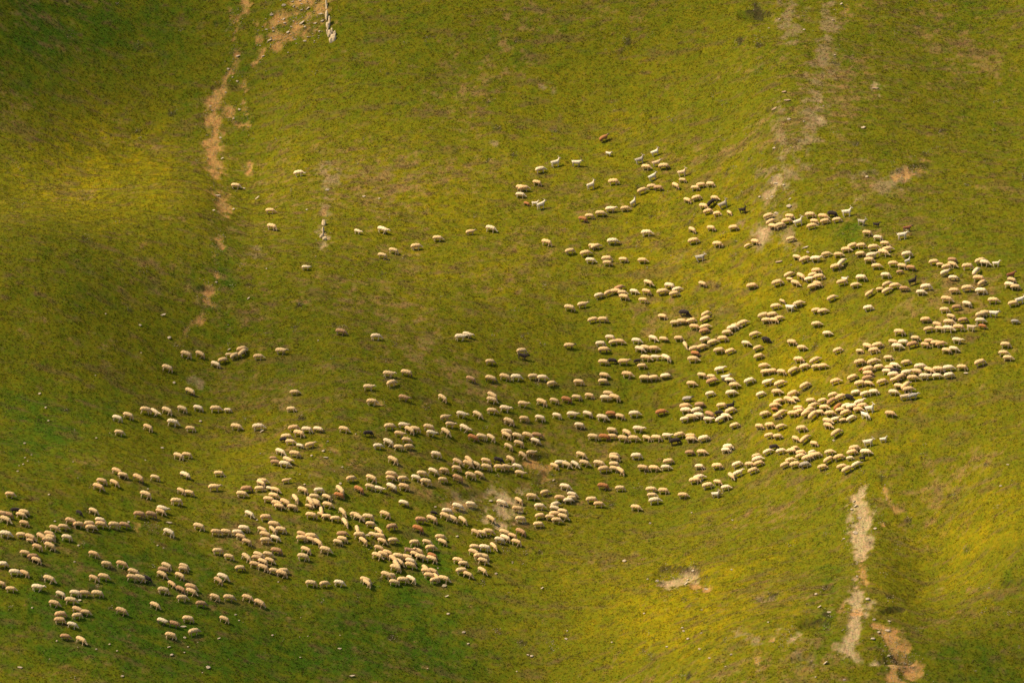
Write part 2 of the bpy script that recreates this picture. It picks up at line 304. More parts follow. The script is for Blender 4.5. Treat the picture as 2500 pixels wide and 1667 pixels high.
# ------------------------------------------------------------------ cloud veils added out of view, between sun and hill, to shade parts of it
# (photo x, y, half-width, half-height, light let through)
SHADE_VEILS = [(430,10,260,170,.72),(0,0,440,240,.55),(330,740,380,220,.72),(930,860,480,200,.70),(240,1420,600,260,.80),(780,1520,480,150,.76),(2290,1560,260,110,.58),(1150,30,540,190,.68),(20,780,240,260,.84),(2200,60,300,200,.82)]
def shade_clouds():
    sig = .03; VV = []; FF = []; o_ = 0
    nu, nv = 56, 28; uu = np.linspace(0, 2*np.pi, nu, endpoint=False); vv = np.linspace(0, np.pi, nv)
    U_, V2 = np.meshgrid(uu, vv); sx = np.sin(V2)*np.cos(U_); sy = np.sin(V2)*np.sin(U_); sz = np.cos(V2)
    idn = np.arange(nu*nv).reshape(nv, nu); qd = np.stack([idn[:-1], np.roll(idn[:-1], -1, 1), np.roll(idn[1:], -1, 1), idn[1:]], -1).reshape(-1, 4)[:, ::-1]
    lx, ly, lz = SUN_DIR
    for k, (cx, cy, hw, hh_, T) in enumerate(SHADE_VEILS):
        x_, y_, z_ = look_at_ground([cx*K], [cy*K]) if 0 < cx < 2352 else look_at_ground([max(cx, 5)*K], [cy*K])
        a = hw*K/24.04*1.25; b = hh_*K/24.04*1.25*math.cos(math.atan(SLOPE))/math.sin(math.atan(SLOPE)+PITCH); c = -math.log(T)*lz/(2*sig)
        w_ = 1+.22*fbm(sx*2+k*5, sy*2+sz, .9, 3, 200+k)
        xp = a*sx*w_; yp = b*sy*w_; zp = c*sz*w_
        s_ = -yp*SLOPE/lz; dx = xp-(-lx)*s_; dy = yp-(-ly)*s_
        VV.append(np.stack([dx, dy, zp], -1).reshape(-1, 3)+np.array([x_[0], y_[0], z_[0]])+SUN_DIR*(1450+k*45)); FF.append(qd+o_); o_ += nu*nv
    me = mesh_from('shade_clouds', np.concatenate(VV), np.concatenate(FF), 4); smooth(me)
    m = bpy.data.materials.new('shade_cloud_vapour'); m.use_nodes = True; t = m.node_tree; t.nodes.remove(t.nodes['Principled BSDF'])
    pv = t.nodes.new('ShaderNodeVolumePrincipled'); pv.inputs['Density'].default_value = sig; pv.inputs['Color'].default_value = (.97, .97, .98, 1)
    t.links.new(pv.outputs[0], t.nodes['Material Output'].inputs['Volume'])
    link('shade_clouds', me, m, kind='stuff', label='thin fair-weather clouds drifting high over the hill', category='shade_clouds')
shade_clouds()

# ------------------------------------------------------------------ grass
def build_grass():
    N = 580000
    x = rng.uniform(-57.5, 57.5, N); y = rng.uniform(-63, 71, N)
    b = gs(bare, x, y); tb = gs(mb, x, y)
    # tussocky: more and taller where the clump noise is high
    cl = fbm(x, y*1.3, .9, 3, 21, .6)
    keep = (rng.random(N) > b*1.05) & (rng.random(N) < .74+.35*cl)
    x = x[keep]; y = y[keep]; cl = cl[keep]; tb = tb[keep]; N = len(x)
    z = height(x, y)
    ix = np.clip(np.searchsorted(XS, x), 0, nx-1); iy = np.clip(np.searchsorted(YS, y), 0, ny-1)
    col = C[iy, ix]
    NB = 4
    x = np.repeat(x, NB); y = np.repeat(y, NB); z = np.repeat(z, NB); col = np.repeat(col, NB, 0); cl = np.repeat(cl, NB); tb = np.repeat(tb, NB)
    M = len(x)
    x = x+rng.normal(0, .06, M); y = y+rng.normal(0, .05, M); z = height(x, y)
    h = (.03+.04*rng.random(M))*(1+.9*np.clip(cl, -.4, .8)); wd = rng.uniform(.018, .040, M)
    az = rng.uniform(0, 2*np.pi, M); ca = np.cos(az); sa = np.sin(az)
    lx = rng.normal(0.03, .06, M); ly = rng.normal(-.07, .05, M)          # lean downhill
    P = np.empty((M, 3, 3), np.float32)
    P[:, 0] = np.stack([x-ca*wd, y-sa*wd, z-.02-sa*wd*SLOPE], -1)
    P[:, 1] = np.stack([x+ca*wd, y+sa*wd, z-.02+sa*wd*SLOPE], -1)
    P[:, 2] = np.stack([x+lx, y+ly, z+h], -1)
    straw = rng.random(M) < .16+.25*np.clip(cl, 0, 1)+.3*tb
    k = rng.uniform(.75, 1.35, M)[:, None]
    col = col*k*np.stack([rng.uniform(.85, 1.2, M), rng.uniform(.9, 1.15, M), np.ones(M)], -1)
    col[straw] = (np.array([.26, .19, .07])*rng.uniform(.5, 1.15, (int(straw.sum()), 1)))
    me = mesh_from('grass', P.reshape(-1, 3), np.arange(M*3).reshape(-1, 3), 3)
    col_attr(me, 'tint', np.repeat(col, 3, 0))
    m, t, bs = newmat('grass_blades', .8)
    at = nd(t, 'ShaderNodeAttribute', attribute_name='tint'); t.links.new(at.outputs['Color'], bs.inputs['Base Color'])
    tr = nd(t, 'ShaderNodeBsdfTranslucent'); t.links.new(at.outputs['Color'], tr.inputs[0])
    mx = nd(t, 'ShaderNodeMixShader'); mx.inputs[0].default_value = .55
    t.links.new(bs.outputs[0], mx.inputs[1]); t.links.new(tr.outputs[0], mx.inputs[2]); t.links.new(mx.outputs[0], t.nodes['Material Output'].inputs[0])
    link('grass', me, m, kind='stuff', label='short tufty grass growing all over the hillside', category='grass')
build_grass()

# ------------------------------------------------------------------ animals: one closed skin each
def cap(P, a, b, r1, r2):
    a = np.array(a, float); b = np.array(b, float); ab = b-a
    t = np.clip(((P-a)@ab)/(ab@ab), 0, 1)
    return np.linalg.norm(P-a-t[..., None]*ab, axis=-1)-(r1+(r2-r1)*t)
def ell(P, c, r):
    q = (P-np.array(c))/np.array(r); k0 = np.linalg.norm(q, axis=-1); k1 = np.linalg.norm(q/np.array(r), axis=-1)
    return k0*(k0-1)/np.maximum(k1, 1e-6)
def smin(a, b, k):
    h = np.clip(.5+.5*(b-a)/k, 0, 1); return b*(1-h)+a*h-k*h*(1-h)
def surface_net(fn, lo, hi, st):
    ax = [np.arange(lo[i], hi[i]+st, st) for i in range(3)]
    G = np.stack(np.meshgrid(*ax, indexing='ij'), -1); D = fn(G); s = D < 0
    nx_, ny_, nz_ = D.shape
    cs = np.zeros((nx_-1, ny_-1, nz_-1, 3)); cn = np.zeros((nx_-1, ny_-1, nz_-1))
    cor = [(i, j, k) for i in (0, 1) for j in (0, 1) for k in (0, 1)]
    def sl(o): return tuple(slice(o[q], D.shape[q]-1+o[q]) for q in range(3))
    for a in cor:
        for q in range(3):
            if a[q]: continue
            b = list(a); b[q] = 1; b = tuple(b)
            da = D[sl(a)]; db = D[sl(b)]; cr = (da < 0) != (db < 0)
            t = np.where(cr, da/np.where(cr, da-db, 1), 0)
            p = np.zeros(cs.shape); 
            for r in range(3): p[..., r] = a[r]
            p[..., q] += t
            cs += p*cr[..., None]; cn += cr
    act = cn > 0; idx = -np.ones(cn.shape, int); idx[act] = np.arange(act.sum())
    base = np.stack(np.meshgrid(*[a[:-1] for a in ax], indexing='ij'), -1)
    Vv = base[act]+st*cs[act]/cn[act][:, None]
    Fs = []
    for q in range(3):
        o1, o2 = [(1, 2), (2, 0), (0, 1)][q]
        A = [slice(1, -1)]*3; A[q] = slice(0, -1); Bq = [slice(1, -1)]*3; Bq[q] = slice(1, None)
        ca_ = s[tuple(A)]; cb_ = s[tuple(Bq)]
        e = np.argwhere(ca_ != cb_)
        if len(e) == 0: continue
        c0 = e.copy(); 
        for r in range(3):
            if r != q: c0[:, r] += 1
        def cell(d1, d2):
            c = c0.copy(); c[:, o1] -= d1; c[:, o2] -= d2; return idx[c[:, 0], c[:, 1], c[:, 2]]
        quad = np.stack([cell(1, 1), cell(0, 1), cell(0, 0), cell(1, 0)], -1)
        fl = ~ca_[tuple(e.T)]; quad[fl] = quad[fl][:, ::-1]
        Fs.append(quad)
    return Vv, np.concatenate(Fs)

def sheep_sdf(pose, stride):
    hz, hx = {'graze': (.13, .60), 'low': (.34, .66), 'level': (.62, .70), 'up': (.80, .60)}[pose]
    nb = np.array([.50 if pose != 'up' else .47, 0, {'graze': .36, 'low': .46, 'level': .60, 'up': .70}[pose]])
    mz = np.array([hx, 0, hz]) if pose == 'graze' else np.array([hx+.08, 0, hz-.05])
    hd = np.array([nb[0]+.06, 0, nb[2]-.06]) if pose == 'graze' else np.array([hx-.08, 0, hz+.03])
    def f(P):
        Q = P.copy(); Q[..., 2] += .22*(P[..., 0]+.02)**2
        bo = ell(Q, (-.02, 0, .555), (.49, .205, .205))
        bo = smin(bo, ell(Q, (-.34, 0, .56), (.20, .18, .185)), .07)
        bo = smin(bo, ell(Q, (.29, 0, .545), (.19, .17, .185)), .07)
        bo = smin(bo, cap(P, (-.48, 0, .50), (-.51, 0, .40), .065, .05), .05)      # fat tail
        bo = smin(bo, cap(P, (.30, 0, .54), nb, .135, .085), .07)
        bo = bo+.018*np.sin(P[..., 0]*21+1)*np.sin(P[..., 1]*25+.5)*np.sin(P[..., 2]*23)
        hh = smin(cap(P, nb, hd, .085, .074), cap(P, hd, mz, .074, .05), .03)
        for sgn in (-1, 1):
            e0 = hd+np.array([-.02, sgn*.05, .01]); hh = smin(hh, cap(P, e0, e0+np.array([-.04, sgn*.085, -.02]), .022, .012), .015)
        lg = None
        for i, (lx, ly) in enumerate(((.27, .10), (.27, -.10), (-.31, .10), (-.31, -.10))):
            d = stride*(1 if i in (0, 3) else -1)*.10
            knee = (lx+d*.45+(.02 if lx > 0 else -.035), ly, .22); foot = (lx+d, ly, .0)
            one = smin(cap(P, (lx, ly, .42), knee, .062, .034), cap(P, knee, foot, .032, .026), .02)
            lg = one if lg is None else np.minimum(lg, one)
        skin = np.minimum(hh, lg)
        return bo, skin, smin(bo, skin, .03)
    return f
def goat_sdf(pose, stride, horn=True):
    if pose == 'up': nk = np.array([.46, 0, .84]); hd = np.array([.50, 0, .90]); mz = np.array([.66, 0, .83])
    elif pose == 'level': nk = np.array([.52, 0, .72]); hd = np.array([.57, 0, .76]); mz = np.array([.72, 0, .68])
    else: nk = np.array([.54, 0, .42]); hd = np.array([.58, 0, .36]); mz = np.array([.66, 0, .20])
    def f(P):
        bo = ell(P, (0, 0, .555), (.43, .15, .175))
        bo = smin(bo, ell(P, (.25, 0, .55), (.18, .13, .20)), .05)
        bo = smin(bo, ell(P, (-.30, 0, .58), (.16, .13, .15)), .05)
        bo = smin(bo, cap(P, (-.05, 0, .45), (.15, 0, .43), .10, .10), .06)
        bo = smin(bo, cap(P, (.30, 0, .60), nk, .115, .065), .05)
        bo = smin(bo, cap(P, (-.43, 0, .64), (-.50, 0, .75), .035, .022), .03)
        hh = smin(cap(P, nk, hd, .06, .062), cap(P, hd, mz, .06, .036), .03)
        hh = smin(hh, cap(P, mz+np.array([-.05, 0, -.03]), mz+np.array([-.05, 0, -.12]), .022, .012), .02)
        for sgn in (-1, 1):
            e0 = hd+np.array([-.02, sgn*.045, .01]); hh = smin(hh, cap(P, e0, e0+np.array([-.03, sgn*.10, -.03]), .02, .013), .012)
        hn = np.full(P.shape[:-1], 9.)
        if horn:
            for sgn in (-1, 1):
                a = hd+np.array([-.01, sgn*.03, .04]); b = a+np.array([-.05, sgn*.03, .13]); c = b+np.array([-.12, sgn*.05, .03])
                hn = np.minimum(hn, np.minimum(cap(P, a, b, .024, .019), cap(P, b, c, .019, .012)))
        lg = None
        for i, (lx, ly) in enumerate(((.26, .085), (.26, -.085), (-.30, .085), (-.30, -.085))):
            d = stride*(1 if i in (0, 3) else -1)*.10
            knee = (lx+d*.45+(.02 if lx > 0 else -.04), ly, .24); foot = (lx+d, ly, 0)
            one = smin(cap(P, (lx, ly, .48), knee, .062, .032), cap(P, knee, foot, .03, .025), .02)
            lg = one if lg is None else np.minimum(lg, one)
        skin = np.minimum(hh, lg)
        return bo, np.minimum(skin, hn+.004), np.minimum(smin(bo, skin, .035), hn)
    return f
def head_zone(V): return (V[:, 0] > .44)
def animal_mesh(name, sdf, st, zmax=.98):
    V_, F_ = surface_net(lambda G: sdf(G)[2], (-.62, -.27, -.05), (.86, .27, zmax+.18), st)
    b, s_, _ = sdf(V_)
    skin = np.clip((b-s_)/.03+.3, 0, 1)
    return V_, F_, skin
VAR = {}
def make_variants():
    spec = {'g0': ('graze', .3), 'g1': ('graze', -.9), 'g2': ('graze', .9), 'l0': ('low', .8), 'l1': ('low', -.4), 'v0': ('level', 1), 'v1': ('level', -.5), 'u0': ('up', .4)}
    for k, (p, s_) in spec.items():
        f = sheep_sdf(p, s_)
        VAR[k] = (animal_mesh(k, f, .024), animal_mesh(k, f, .034))
    VAR['Gu'] = (animal_mesh('Gu', goat_sdf('up', .5), .021, 1.05),); VAR['Gv'] = (animal_mesh('Gv', goat_sdf('level', 1), .021),); VAR['Gg'] = (animal_mesh('Gg', goat_sdf('graze', .4), .021),)
    VAR['Gk'] = (animal_mesh('Gk', goat_sdf('up', .7, False), .021),)
make_variants()

def coat_material(name, flock):
    m, t, b = newmat(name, .95)
    if flock:
        at = nd(t, 'ShaderNodeAttribute', attribute_name='tint'); colr = at.outputs['Color']; alp = at.outputs['Alpha']
    else:
        oi = nd(t, 'ShaderNodeObjectInfo'); colr = oi.outputs['Color']; alp = oi.outputs['Alpha']
    sk = nd(t, 'ShaderNodeAttribute', attribute_name='skin').outputs['Fac']
    tc = nd(t, 'ShaderNodeTexCoord').outputs['Object']
    n = noise(t, 14, 3, tc); v = ramp(t, n, [(.3, .78), (.7, 1.16)])
    wool = mixc(t, 'MULTIPLY', .8, colr, v)
    # belly wool dusty, with underside shade painted in: warmer and darker
    dz = nd(t, 'ShaderNodeAttribute', attribute_name='dust_shade').outputs['Fac']
    dn = nd(t, 'ShaderNodeMath', operation='MULTIPLY'); t.links.new(dz, dn.inputs[0]); dn.inputs[1].default_value = .7
    wool = mixc(t, 'MULTIPLY', dn.outputs[0], wool, (.88, .56, .29, 1))
    # face and legs: alpha carries how pale they are
    pale = mixc(t, 'MIX', .55, (.56, .44, .30, 1), colr)
    face = mixc(t, 'MIX', alp, (.035, .025, .02, 1), pale)
    c = mixc(t, 'MIX', sk, wool, face)
    t.links.new(c, b.inputs['Base Color'])
    bp = nd(t, 'ShaderNodeBump'); bp.inputs['Strength'].default_value = .5; bp.inputs['Distance'].default_value = .02
    t.links.new(noise(t, 38, 2, tc), bp.inputs['Height']); t.links.new(bp.outputs[0], b.inputs['Normal'])
    b.inputs['Sheen Weight'].default_value = .15
    return m
M_ONE = coat_material('fleece', False); M_FLOCK = coat_material('flock_fleece', True)
def dust_shade(V_): return np.clip((.58-V_[:, 2])/.22, 0, 1)
MESH = {}
for k, v in VAR.items():
    V_, F_, sk_ = v[0]; me = mesh_from('sheep_body' if k[0] != 'G' else 'goat_body', V_, F_, 4); smooth(me)
    for nm, arr in (('skin', sk_), ('dust_shade', dust_shade(V_)*(1 if k[0] != 'G' else .3))):
        a = me.attributes.new(nm, 'FLOAT', 'POINT'); a.data.foreach_set('value', arr.astype(np.float32))
    me.materials.append(M_ONE); MESH[k] = me

FLOCK = """1476,338Rgu 1602,372Gwu 1485,375Gs 1564,391Ggh 1357,398Gu 1407,398Gr 1605,398Gth 1622,407p 1578,409 1320,415wu 1667,422Gth 731,424wh 1596,431Gwh 1667,441sd 1499,445 1310,447
1736,451d 1713,453 1444,453Gcu 1649,454d 575,455h 1592,457 1271,459 1698,460 1608,460b 1279,461t 1570,466u 1270,477w 1703,484 1746,485d 1678,490d 1548,494Guw 1740,495ku 1306,497Gws
1285,498Rgs 1770,499Gg 1322,500Gu 1719,505d 1527,510 1491,512w 1815,513Gk 660,516 1731,517 2068,519Gwhh 1781,520sd 1466,522 1753,523d 2032,524k 1979,526 1879,528 1439,529 2010,530t
1929,530 1422,536R 2045,538 2016,541 1923,541 2103,542Gg 1885,542 1952,542G 1989,542 2139,549Gks 1907,551 1984,553 1888,554 663,555 1793,557 2215,558GRu 1737,558 1197,559w 932,562w
1690,562d 872,566ws 1149,568h 2117,570 1579,570w 2204,575Gw 2143,582w 1068,583u 1933,585 1695,589 1496,590w 1845,592d 1333,593 2161,596 1753,597 1828,600s 2084,601 2104,601
1447,602 1016,603u 1456,603u 2133,605 2168,610 2067,611 959,613 1392,614 2156,618 1430,619h 2102,621 2215,622w 2019,622 2048,623 2130,625w 932,625 1712,629Gg 1946,629d 1482,633
1993,633w 1968,634 1522,635 2123,636 2325,636b 2217,637Gwsu 1441,637w 1569,637 2395,638 2058,641wu 2281,641 2404,643w 1483,643 2432,644Gws 2181,645 2295,647s 2324,647 2141,651
2203,651 2044,652 2362,652 2312,653 746,654ws 2224,655b 1995,662 2385,663wuu 2198,665bs 2308,667w 1929,671 1987,672 2469,672GRu 2163,673w 1955,675d 2002,677 2104,679w 2327,680wp
2389,681 2063,682Gws 1929,683s 1978,683w 2469,685 2230,687Gku 2057,690 1901,691 1582,691 2399,692u 1942,692d 1715,694 1996,694 2168,695 2464,697w 2090,697 1838,699t 2186,699
1635,699w 1987,700u 2262,702w 2479,702 1513,704bu 2362,705 2208,706b 2149,707s 1655,708w 2168,710 2330,711t 2395,712w 1548,713w 1578,713t 1619,713 1504,713 2249,715w 1486,716u
1519,716 2126,717u 1648,718 1463,722wu 1523,726 2034,728u 2310,732 2491,733Gw 1570,734 2425,735 1910,736sd 1952,742 2474,742 2360,743w 1422,745h 1896,749 1930,751Gw 2336,752b
1389,752 2122,753w 2307,758 1995,759 2011,761 1671,765k 2404,766 2426,766Gr 1727,767 1888,769 2395,770 1867,771 1618,774 2321,774 1904,778 1725,779p 1472,781 1449,782 2261,782t
1891,783d 2352,783b 1873,783 2393,784w 1690,784 2478,786gs 1665,786p 2317,788 1649,789 1817,790 1995,792 2288,794t 1798,797 2398,798Rs 1696,799t 1724,799 2370,800Gt 2340,801
1791,802w 2294,804 2315,804w 2269,805t 1722,809b 831,811b 2196,812 1777,813 2021,815w 1845,817 1139,818w 917,823wh 1123,824wh 1489,825w 1594,827w 1658,827t 2236,827 1766,828
1620,829p 1723,829w 1871,830kd 2336,832w 1554,833w 2269,834t 1513,835t 2181,836 1499,836 1743,836 2206,837w 1935,837d 1822,839w 2286,840t 1466,840w 2298,841t 2230,842b 1673,842d
2455,843 2259,843t 2145,844 1389,845hp 2119,847 2191,847w 1716,848 1959,850 1853,850 1575,850 1596,852t 1697,852 2328,853w 591,853h 1561,853w 1474,855hp 2049,856 1757,856 2136,857
2311,857 2100,858s 1273,858 686,858h 1786,858 594,861u 2450,863 1698,864R 485,865 451,866 559,867su 574,869u 1273,869kG 1855,870 631,872h 1625,874w 1600,874w 1577,875 2461,875
2170,875 1693,878 1952,879d 544,880up 1994,880 1495,882k 1557,882ks 1523,884h 2135,884 1195,884u 2102,885 1473,885 2394,886 2214,886 524,890w 2184,893w 1568,894 1867,894 2011,895
2247,896w 1995,896 1968,896 2148,897 2349,898 405,899 2172,899 2316,900w 2123,902 2291,903 1760,903wh 2108,903Rs 1941,904 2267,905 2187,907k 1888,907 2166,908w 2239,909t 1872,909
1909,909 2215,911w 990,911p 2121,913t 947,914h 1531,915t 2183,916w 2318,917w 1475,917 1714,917 1626,919wp 2288,919w 2258,920w 1301,920 2201,921t 1230,921 1738,921 1774,921Gr
1259,922w 2085,922p 1323,923w 1597,923 2229,924t 1574,924 2120,924b 1195,925p 1146,926b 2187,928 1782,929w 1833,930w 1741,931b 2043,932 1472,932 2156,933t 1877,934w 1412,934
956,936cu 1908,937 2102,937 2121,937 1346,937h 1689,938t 2215,941 1794,941 1970,941 2195,944 899,946h 2219,952t 461,956p 2135,958w 1899,958 2182,959w 2092,959w 720,959 1787,960w
1940,961 2115,962w 1736,962w 1484,962 1861,963w 2037,965 1198,966 1438,967 2230,968gh 2210,969Gth 2074,970kd 2056,970u 1076,971 1407,971 1499,971 983,972bh 1477,972w 1943,974sd
1680,975gph 1927,976d 1381,976R 1198,977 2036,979b 2011,979 1351,979 1932,979d 1982,979 1904,981p 907,982h 1320,982 2102,983wh 1275,987h 1710,989b 1786,990Gk 1764,991 1894,991
1989,991 2070,992w 2108,992t 2051,992R 1674,992t 2083,994w 2015,996 482,997w 1231,998wh 2126,998Gw 1952,998 442,999 526,999 712,1000 1893,1000Rs 2097,1001t 556,1002ws 1980,1002
353,1002 1703,1002w 2054,1002 404,1003 1787,1003 1676,1003w 1200,1004 1954,1006 373,1006w 1616,1007Rh 2004,1008 2068,1008 1758,1009k 1911,1009 1973,1009 2029,1010 2174,1011t
1433,1011w 1491,1011R 1549,1011w 1871,1011 1938,1011d 1124,1012w 1162,1012 1733,1012b 1991,1012 1396,1013w 2113,1015Gwd 310,1015 1358,1015w 1707,1015w 1900,1016 1773,1017w
1513,1017 1688,1019 1085,1020h 1469,1020w 1316,1021w 2082,1021w 284,1022w 1278,1023 1763,1023w 1674,1024w 2043,1025w 1730,1025w 2060,1026s 1239,1029 2022,1029d 419,1032w 1097,1037h
983,1039w 1882,1039 1413,1039w 1797,1039 2023,1040d 950,1042 1856,1042 1909,1042 576,1043h 631,1043w 358,1044 1044,1044 1130,1045w 718,1046t 1960,1047d 464,1048 1558,1048w
776,1049wp 838,1049 1011,1049 749,1050w 996,1050 1493,1051 1084,1054 1235,1056 2047,1056 289,1057 1529,1057 1050,1058w 729,1059 898,1059k 973,1060h 1661,1062 1233,1063 1285,1064
1309,1064b 1881,1064 1629,1065w 1260,1065 1687,1066 1901,1066 700,1067 1173,1067 1447,1067 1494,1067 1195,1068 1475,1068R 1151,1069R 1603,1070 1578,1070 1520,1071 1721,1071w
1970,1071 1547,1071 1944,1072d 1688,1073 2158,1073Gws 693,1074ks 991,1075 1304,1077w 1649,1078k 709,1080 2122,1080Gw 944,1080w 1264,1083 1989,1084d 758,1087h 732,1089ws 1238,1090
922,1090w 997,1091 1780,1092w 1892,1092k 972,1093 2089,1095 1943,1095s 1774,1100w 1909,1102w 1935,1102 1878,1103w 683,1104w 1985,1104ws 1715,1105t 2083,1105 2115,1105w 2028,1105
1294,1106h 1685,1106b 1958,1106 719,1109 1271,1110 1062,1110w 1416,1111 455,1112 1499,1112 1987,1112 1996,1112 433,1114 1554,1114w 1850,1114 1957,1114 2052,1117 667,1119bs
2077,1119ws 2107,1119Gks 1499,1119 1975,1119 1243,1121 1853,1122w 2027,1122 956,1123 1140,1123 701,1124ud 1214,1124kp 1932,1124 1184,1126 1633,1127 1113,1128t 672,1130b 1366,1131w
1425,1131 1461,1132 1856,1132t 1138,1133 1401,1133wd 2094,1134wu 694,1134w 1158,1134 1499,1134 1803,1134w 1945,1135 1381,1135 1832,1135t 1921,1135 1968,1135g 1352,1138 1753,1139
1260,1140wh 1709,1140w 2058,1140 1185,1141 1234,1141h 2011,1141 1217,1142 1626,1142w 1569,1143t 1597,1144 1112,1144 1499,1145 1474,1146 2072,1146 1082,1149 1842,1149 1512,1149d
282,1151t 1054,1151w 1267,1156h 1806,1156w 534,1157 1028,1157 1166,1158 953,1159 298,1161 449,1161wp 1145,1161 1786,1163d 333,1167tp 376,1167 1013,1167w 1113,1167b 1709,1167w
903,1168 951,1168t 856,1169h 982,1169 1079,1172 699,1174sut 1698,1174 246,1176t 640,1176 1037,1177 1753,1178 276,1179t 635,1180d 1730,1186 1471,1188R 984,1189t 901,1189 237,1189t
952,1189wp 1378,1189w 522,1191h 1774,1191w 657,1193ws 1514,1193 634,1194 922,1194w 873,1195R 826,1195 602,1195b 1590,1196 671,1197d 737,1197 778,1198w 440,1199t 1620,1199
1330,1203u 460,1204 589,1207 1749,1207Gw 1395,1208w 352,1208 23,1208t 825,1210R 1592,1210 1668,1210t 667,1211 766,1213 1297,1213 795,1214 718,1216d 1366,1217t 1395,1217 655,1220
1444,1221 1264,1222 754,1223d 1387,1223w 1599,1223w 429,1225 768,1226d 693,1227 1222,1228w 983,1229wp 674,1230 766,1231 1356,1232w 1461,1232t 1147,1232w 798,1233 752,1236s 680,1237
1316,1237w 1114,1237w 712,1239 1552,1240 1352,1242w 393,1243w 1261,1243t 783,1246d 37,1247k 225,1248 833,1249d 1089,1249w 389,1250t 1373,1250 191,1252ks 57,1252 1057,1253kps
606,1255w 1,1256t 781,1256s 1353,1256 937,1256 338,1257b 366,1257b 18,1258b 49,1258 864,1258 758,1259 1083,1260 1318,1260 797,1262 1372,1262 871,1263 897,1263 1342,1263 648,1264t
1101,1266 818,1267 1051,1267t 1195,1267 1269,1268 11,1269 1125,1269 1025,1270b 242,1271w 1358,1271 169,1273t 839,1274dd 57,1278t 216,1280 903,1280 244,1281t 667,1281 1314,1281
190,1282t 301,1283b 276,1283 483,1286 153,1287t 956,1287b 130,1290t 220,1290t 594,1291w 1017,1291R 870,1292d 663,1293 637,1294 684,1294 921,1296d 1190,1299 1268,1299b 550,1300
408,1300w 526,1300t 1158,1300t 578,1301w 1229,1301 1174,1302 118,1304t 734,1304td 835,1305b 12,1305w 645,1306 51,1307 876,1307 909,1307 1248,1309t 925,1309 758,1310 585,1311t
97,1311t 71,1312t 1073,1312 121,1312 161,1313w 669,1314w 1230,1314w 735,1315 834,1317 756,1318 115,1319 1217,1319w 72,1320ts 958,1320 883,1320d 647,1320 930,1321d 600,1323t
1077,1323 823,1324 773,1324 1040,1324 1258,1324 1011,1325 118,1333 1202,1333d 1157,1336 88,1336t 1050,1338 1181,1338w 922,1339t 792,1343 744,1343 996,1344Gb 530,1346 673,1346b
1016,1347 1153,1349 943,1350 59,1351t 226,1353t 652,1354 932,1354 1010,1354 628,1355 1052,1357R 918,1357d 970,1359 1168,1359 79,1360b 557,1360 597,1360 738,1360 1178,1360 1024,1361
991,1362 625,1363t 956,1365 1051,1365d 86,1368t 656,1369 1116,1369 999,1370w 1176,1370 639,1372 971,1372d 1130,1377 294,1378t 258,1378 964,1378d 5,1379w 620,1379t 999,1380 403,1382
446,1383 639,1386t 962,1387 585,1388p 1035,1388 445,1390t 396,1392b 1174,1393 1126,1394 667,1395 691,1395 1039,1395 1054,1395t 322,1397 35,1398w 57,1400t 685,1401t 1139,1403
392,1403 940,1404 952,1406 1046,1406 435,1406 1061,1408 251,1409 540,1409w 320,1411t 226,1412t 338,1412 353,1413k 117,1414 1000,1414w 1081,1414 889,1417 529,1417t 982,1417
1061,1417 960,1422 892,1423d 826,1424w 758,1425 0,1426t 791,1426 416,1426t 463,1434t 90,1435w 438,1439b 26,1439 396,1442 464,1445t 182,1449w 205,1449t 236,1450 145,1451w 521,1458
601,1460 557,1460 443,1461 171,1467 629,1472t 130,1474t 489,1475b 375,1478 186,1489t 293,1492t 206,1496t 147,1501t 188,1504 457,1512 544,1512 145,1515t 393,1517wp 422,1524b
174,1526w 473,1543 414,1552 158,1555b 195,1563"""
CC = {'': (.62, .42, .19), 'w': (.70, .54, .31), 't': (.58, .37, .165), 'b': (.40, .23, .105), 'R': (.36, .15, .050), 'k': (.028, .020, .018), 'g': (.34, .29, .22), 'G': (.68, .58, .42), 'Gt': (.58, .42, .24), 'Gr': (.78, .72, .58)}
import re
AN = []
for tok in FLOCK.split():
    m_ = re.match(r'(-?\d+),(-?\d+)([A-Za-z]*)$', tok)
    AN.append(dict(px=float(m_[1]), py=float(m_[2]), f=m_[3]))
r2 = random.Random(3)
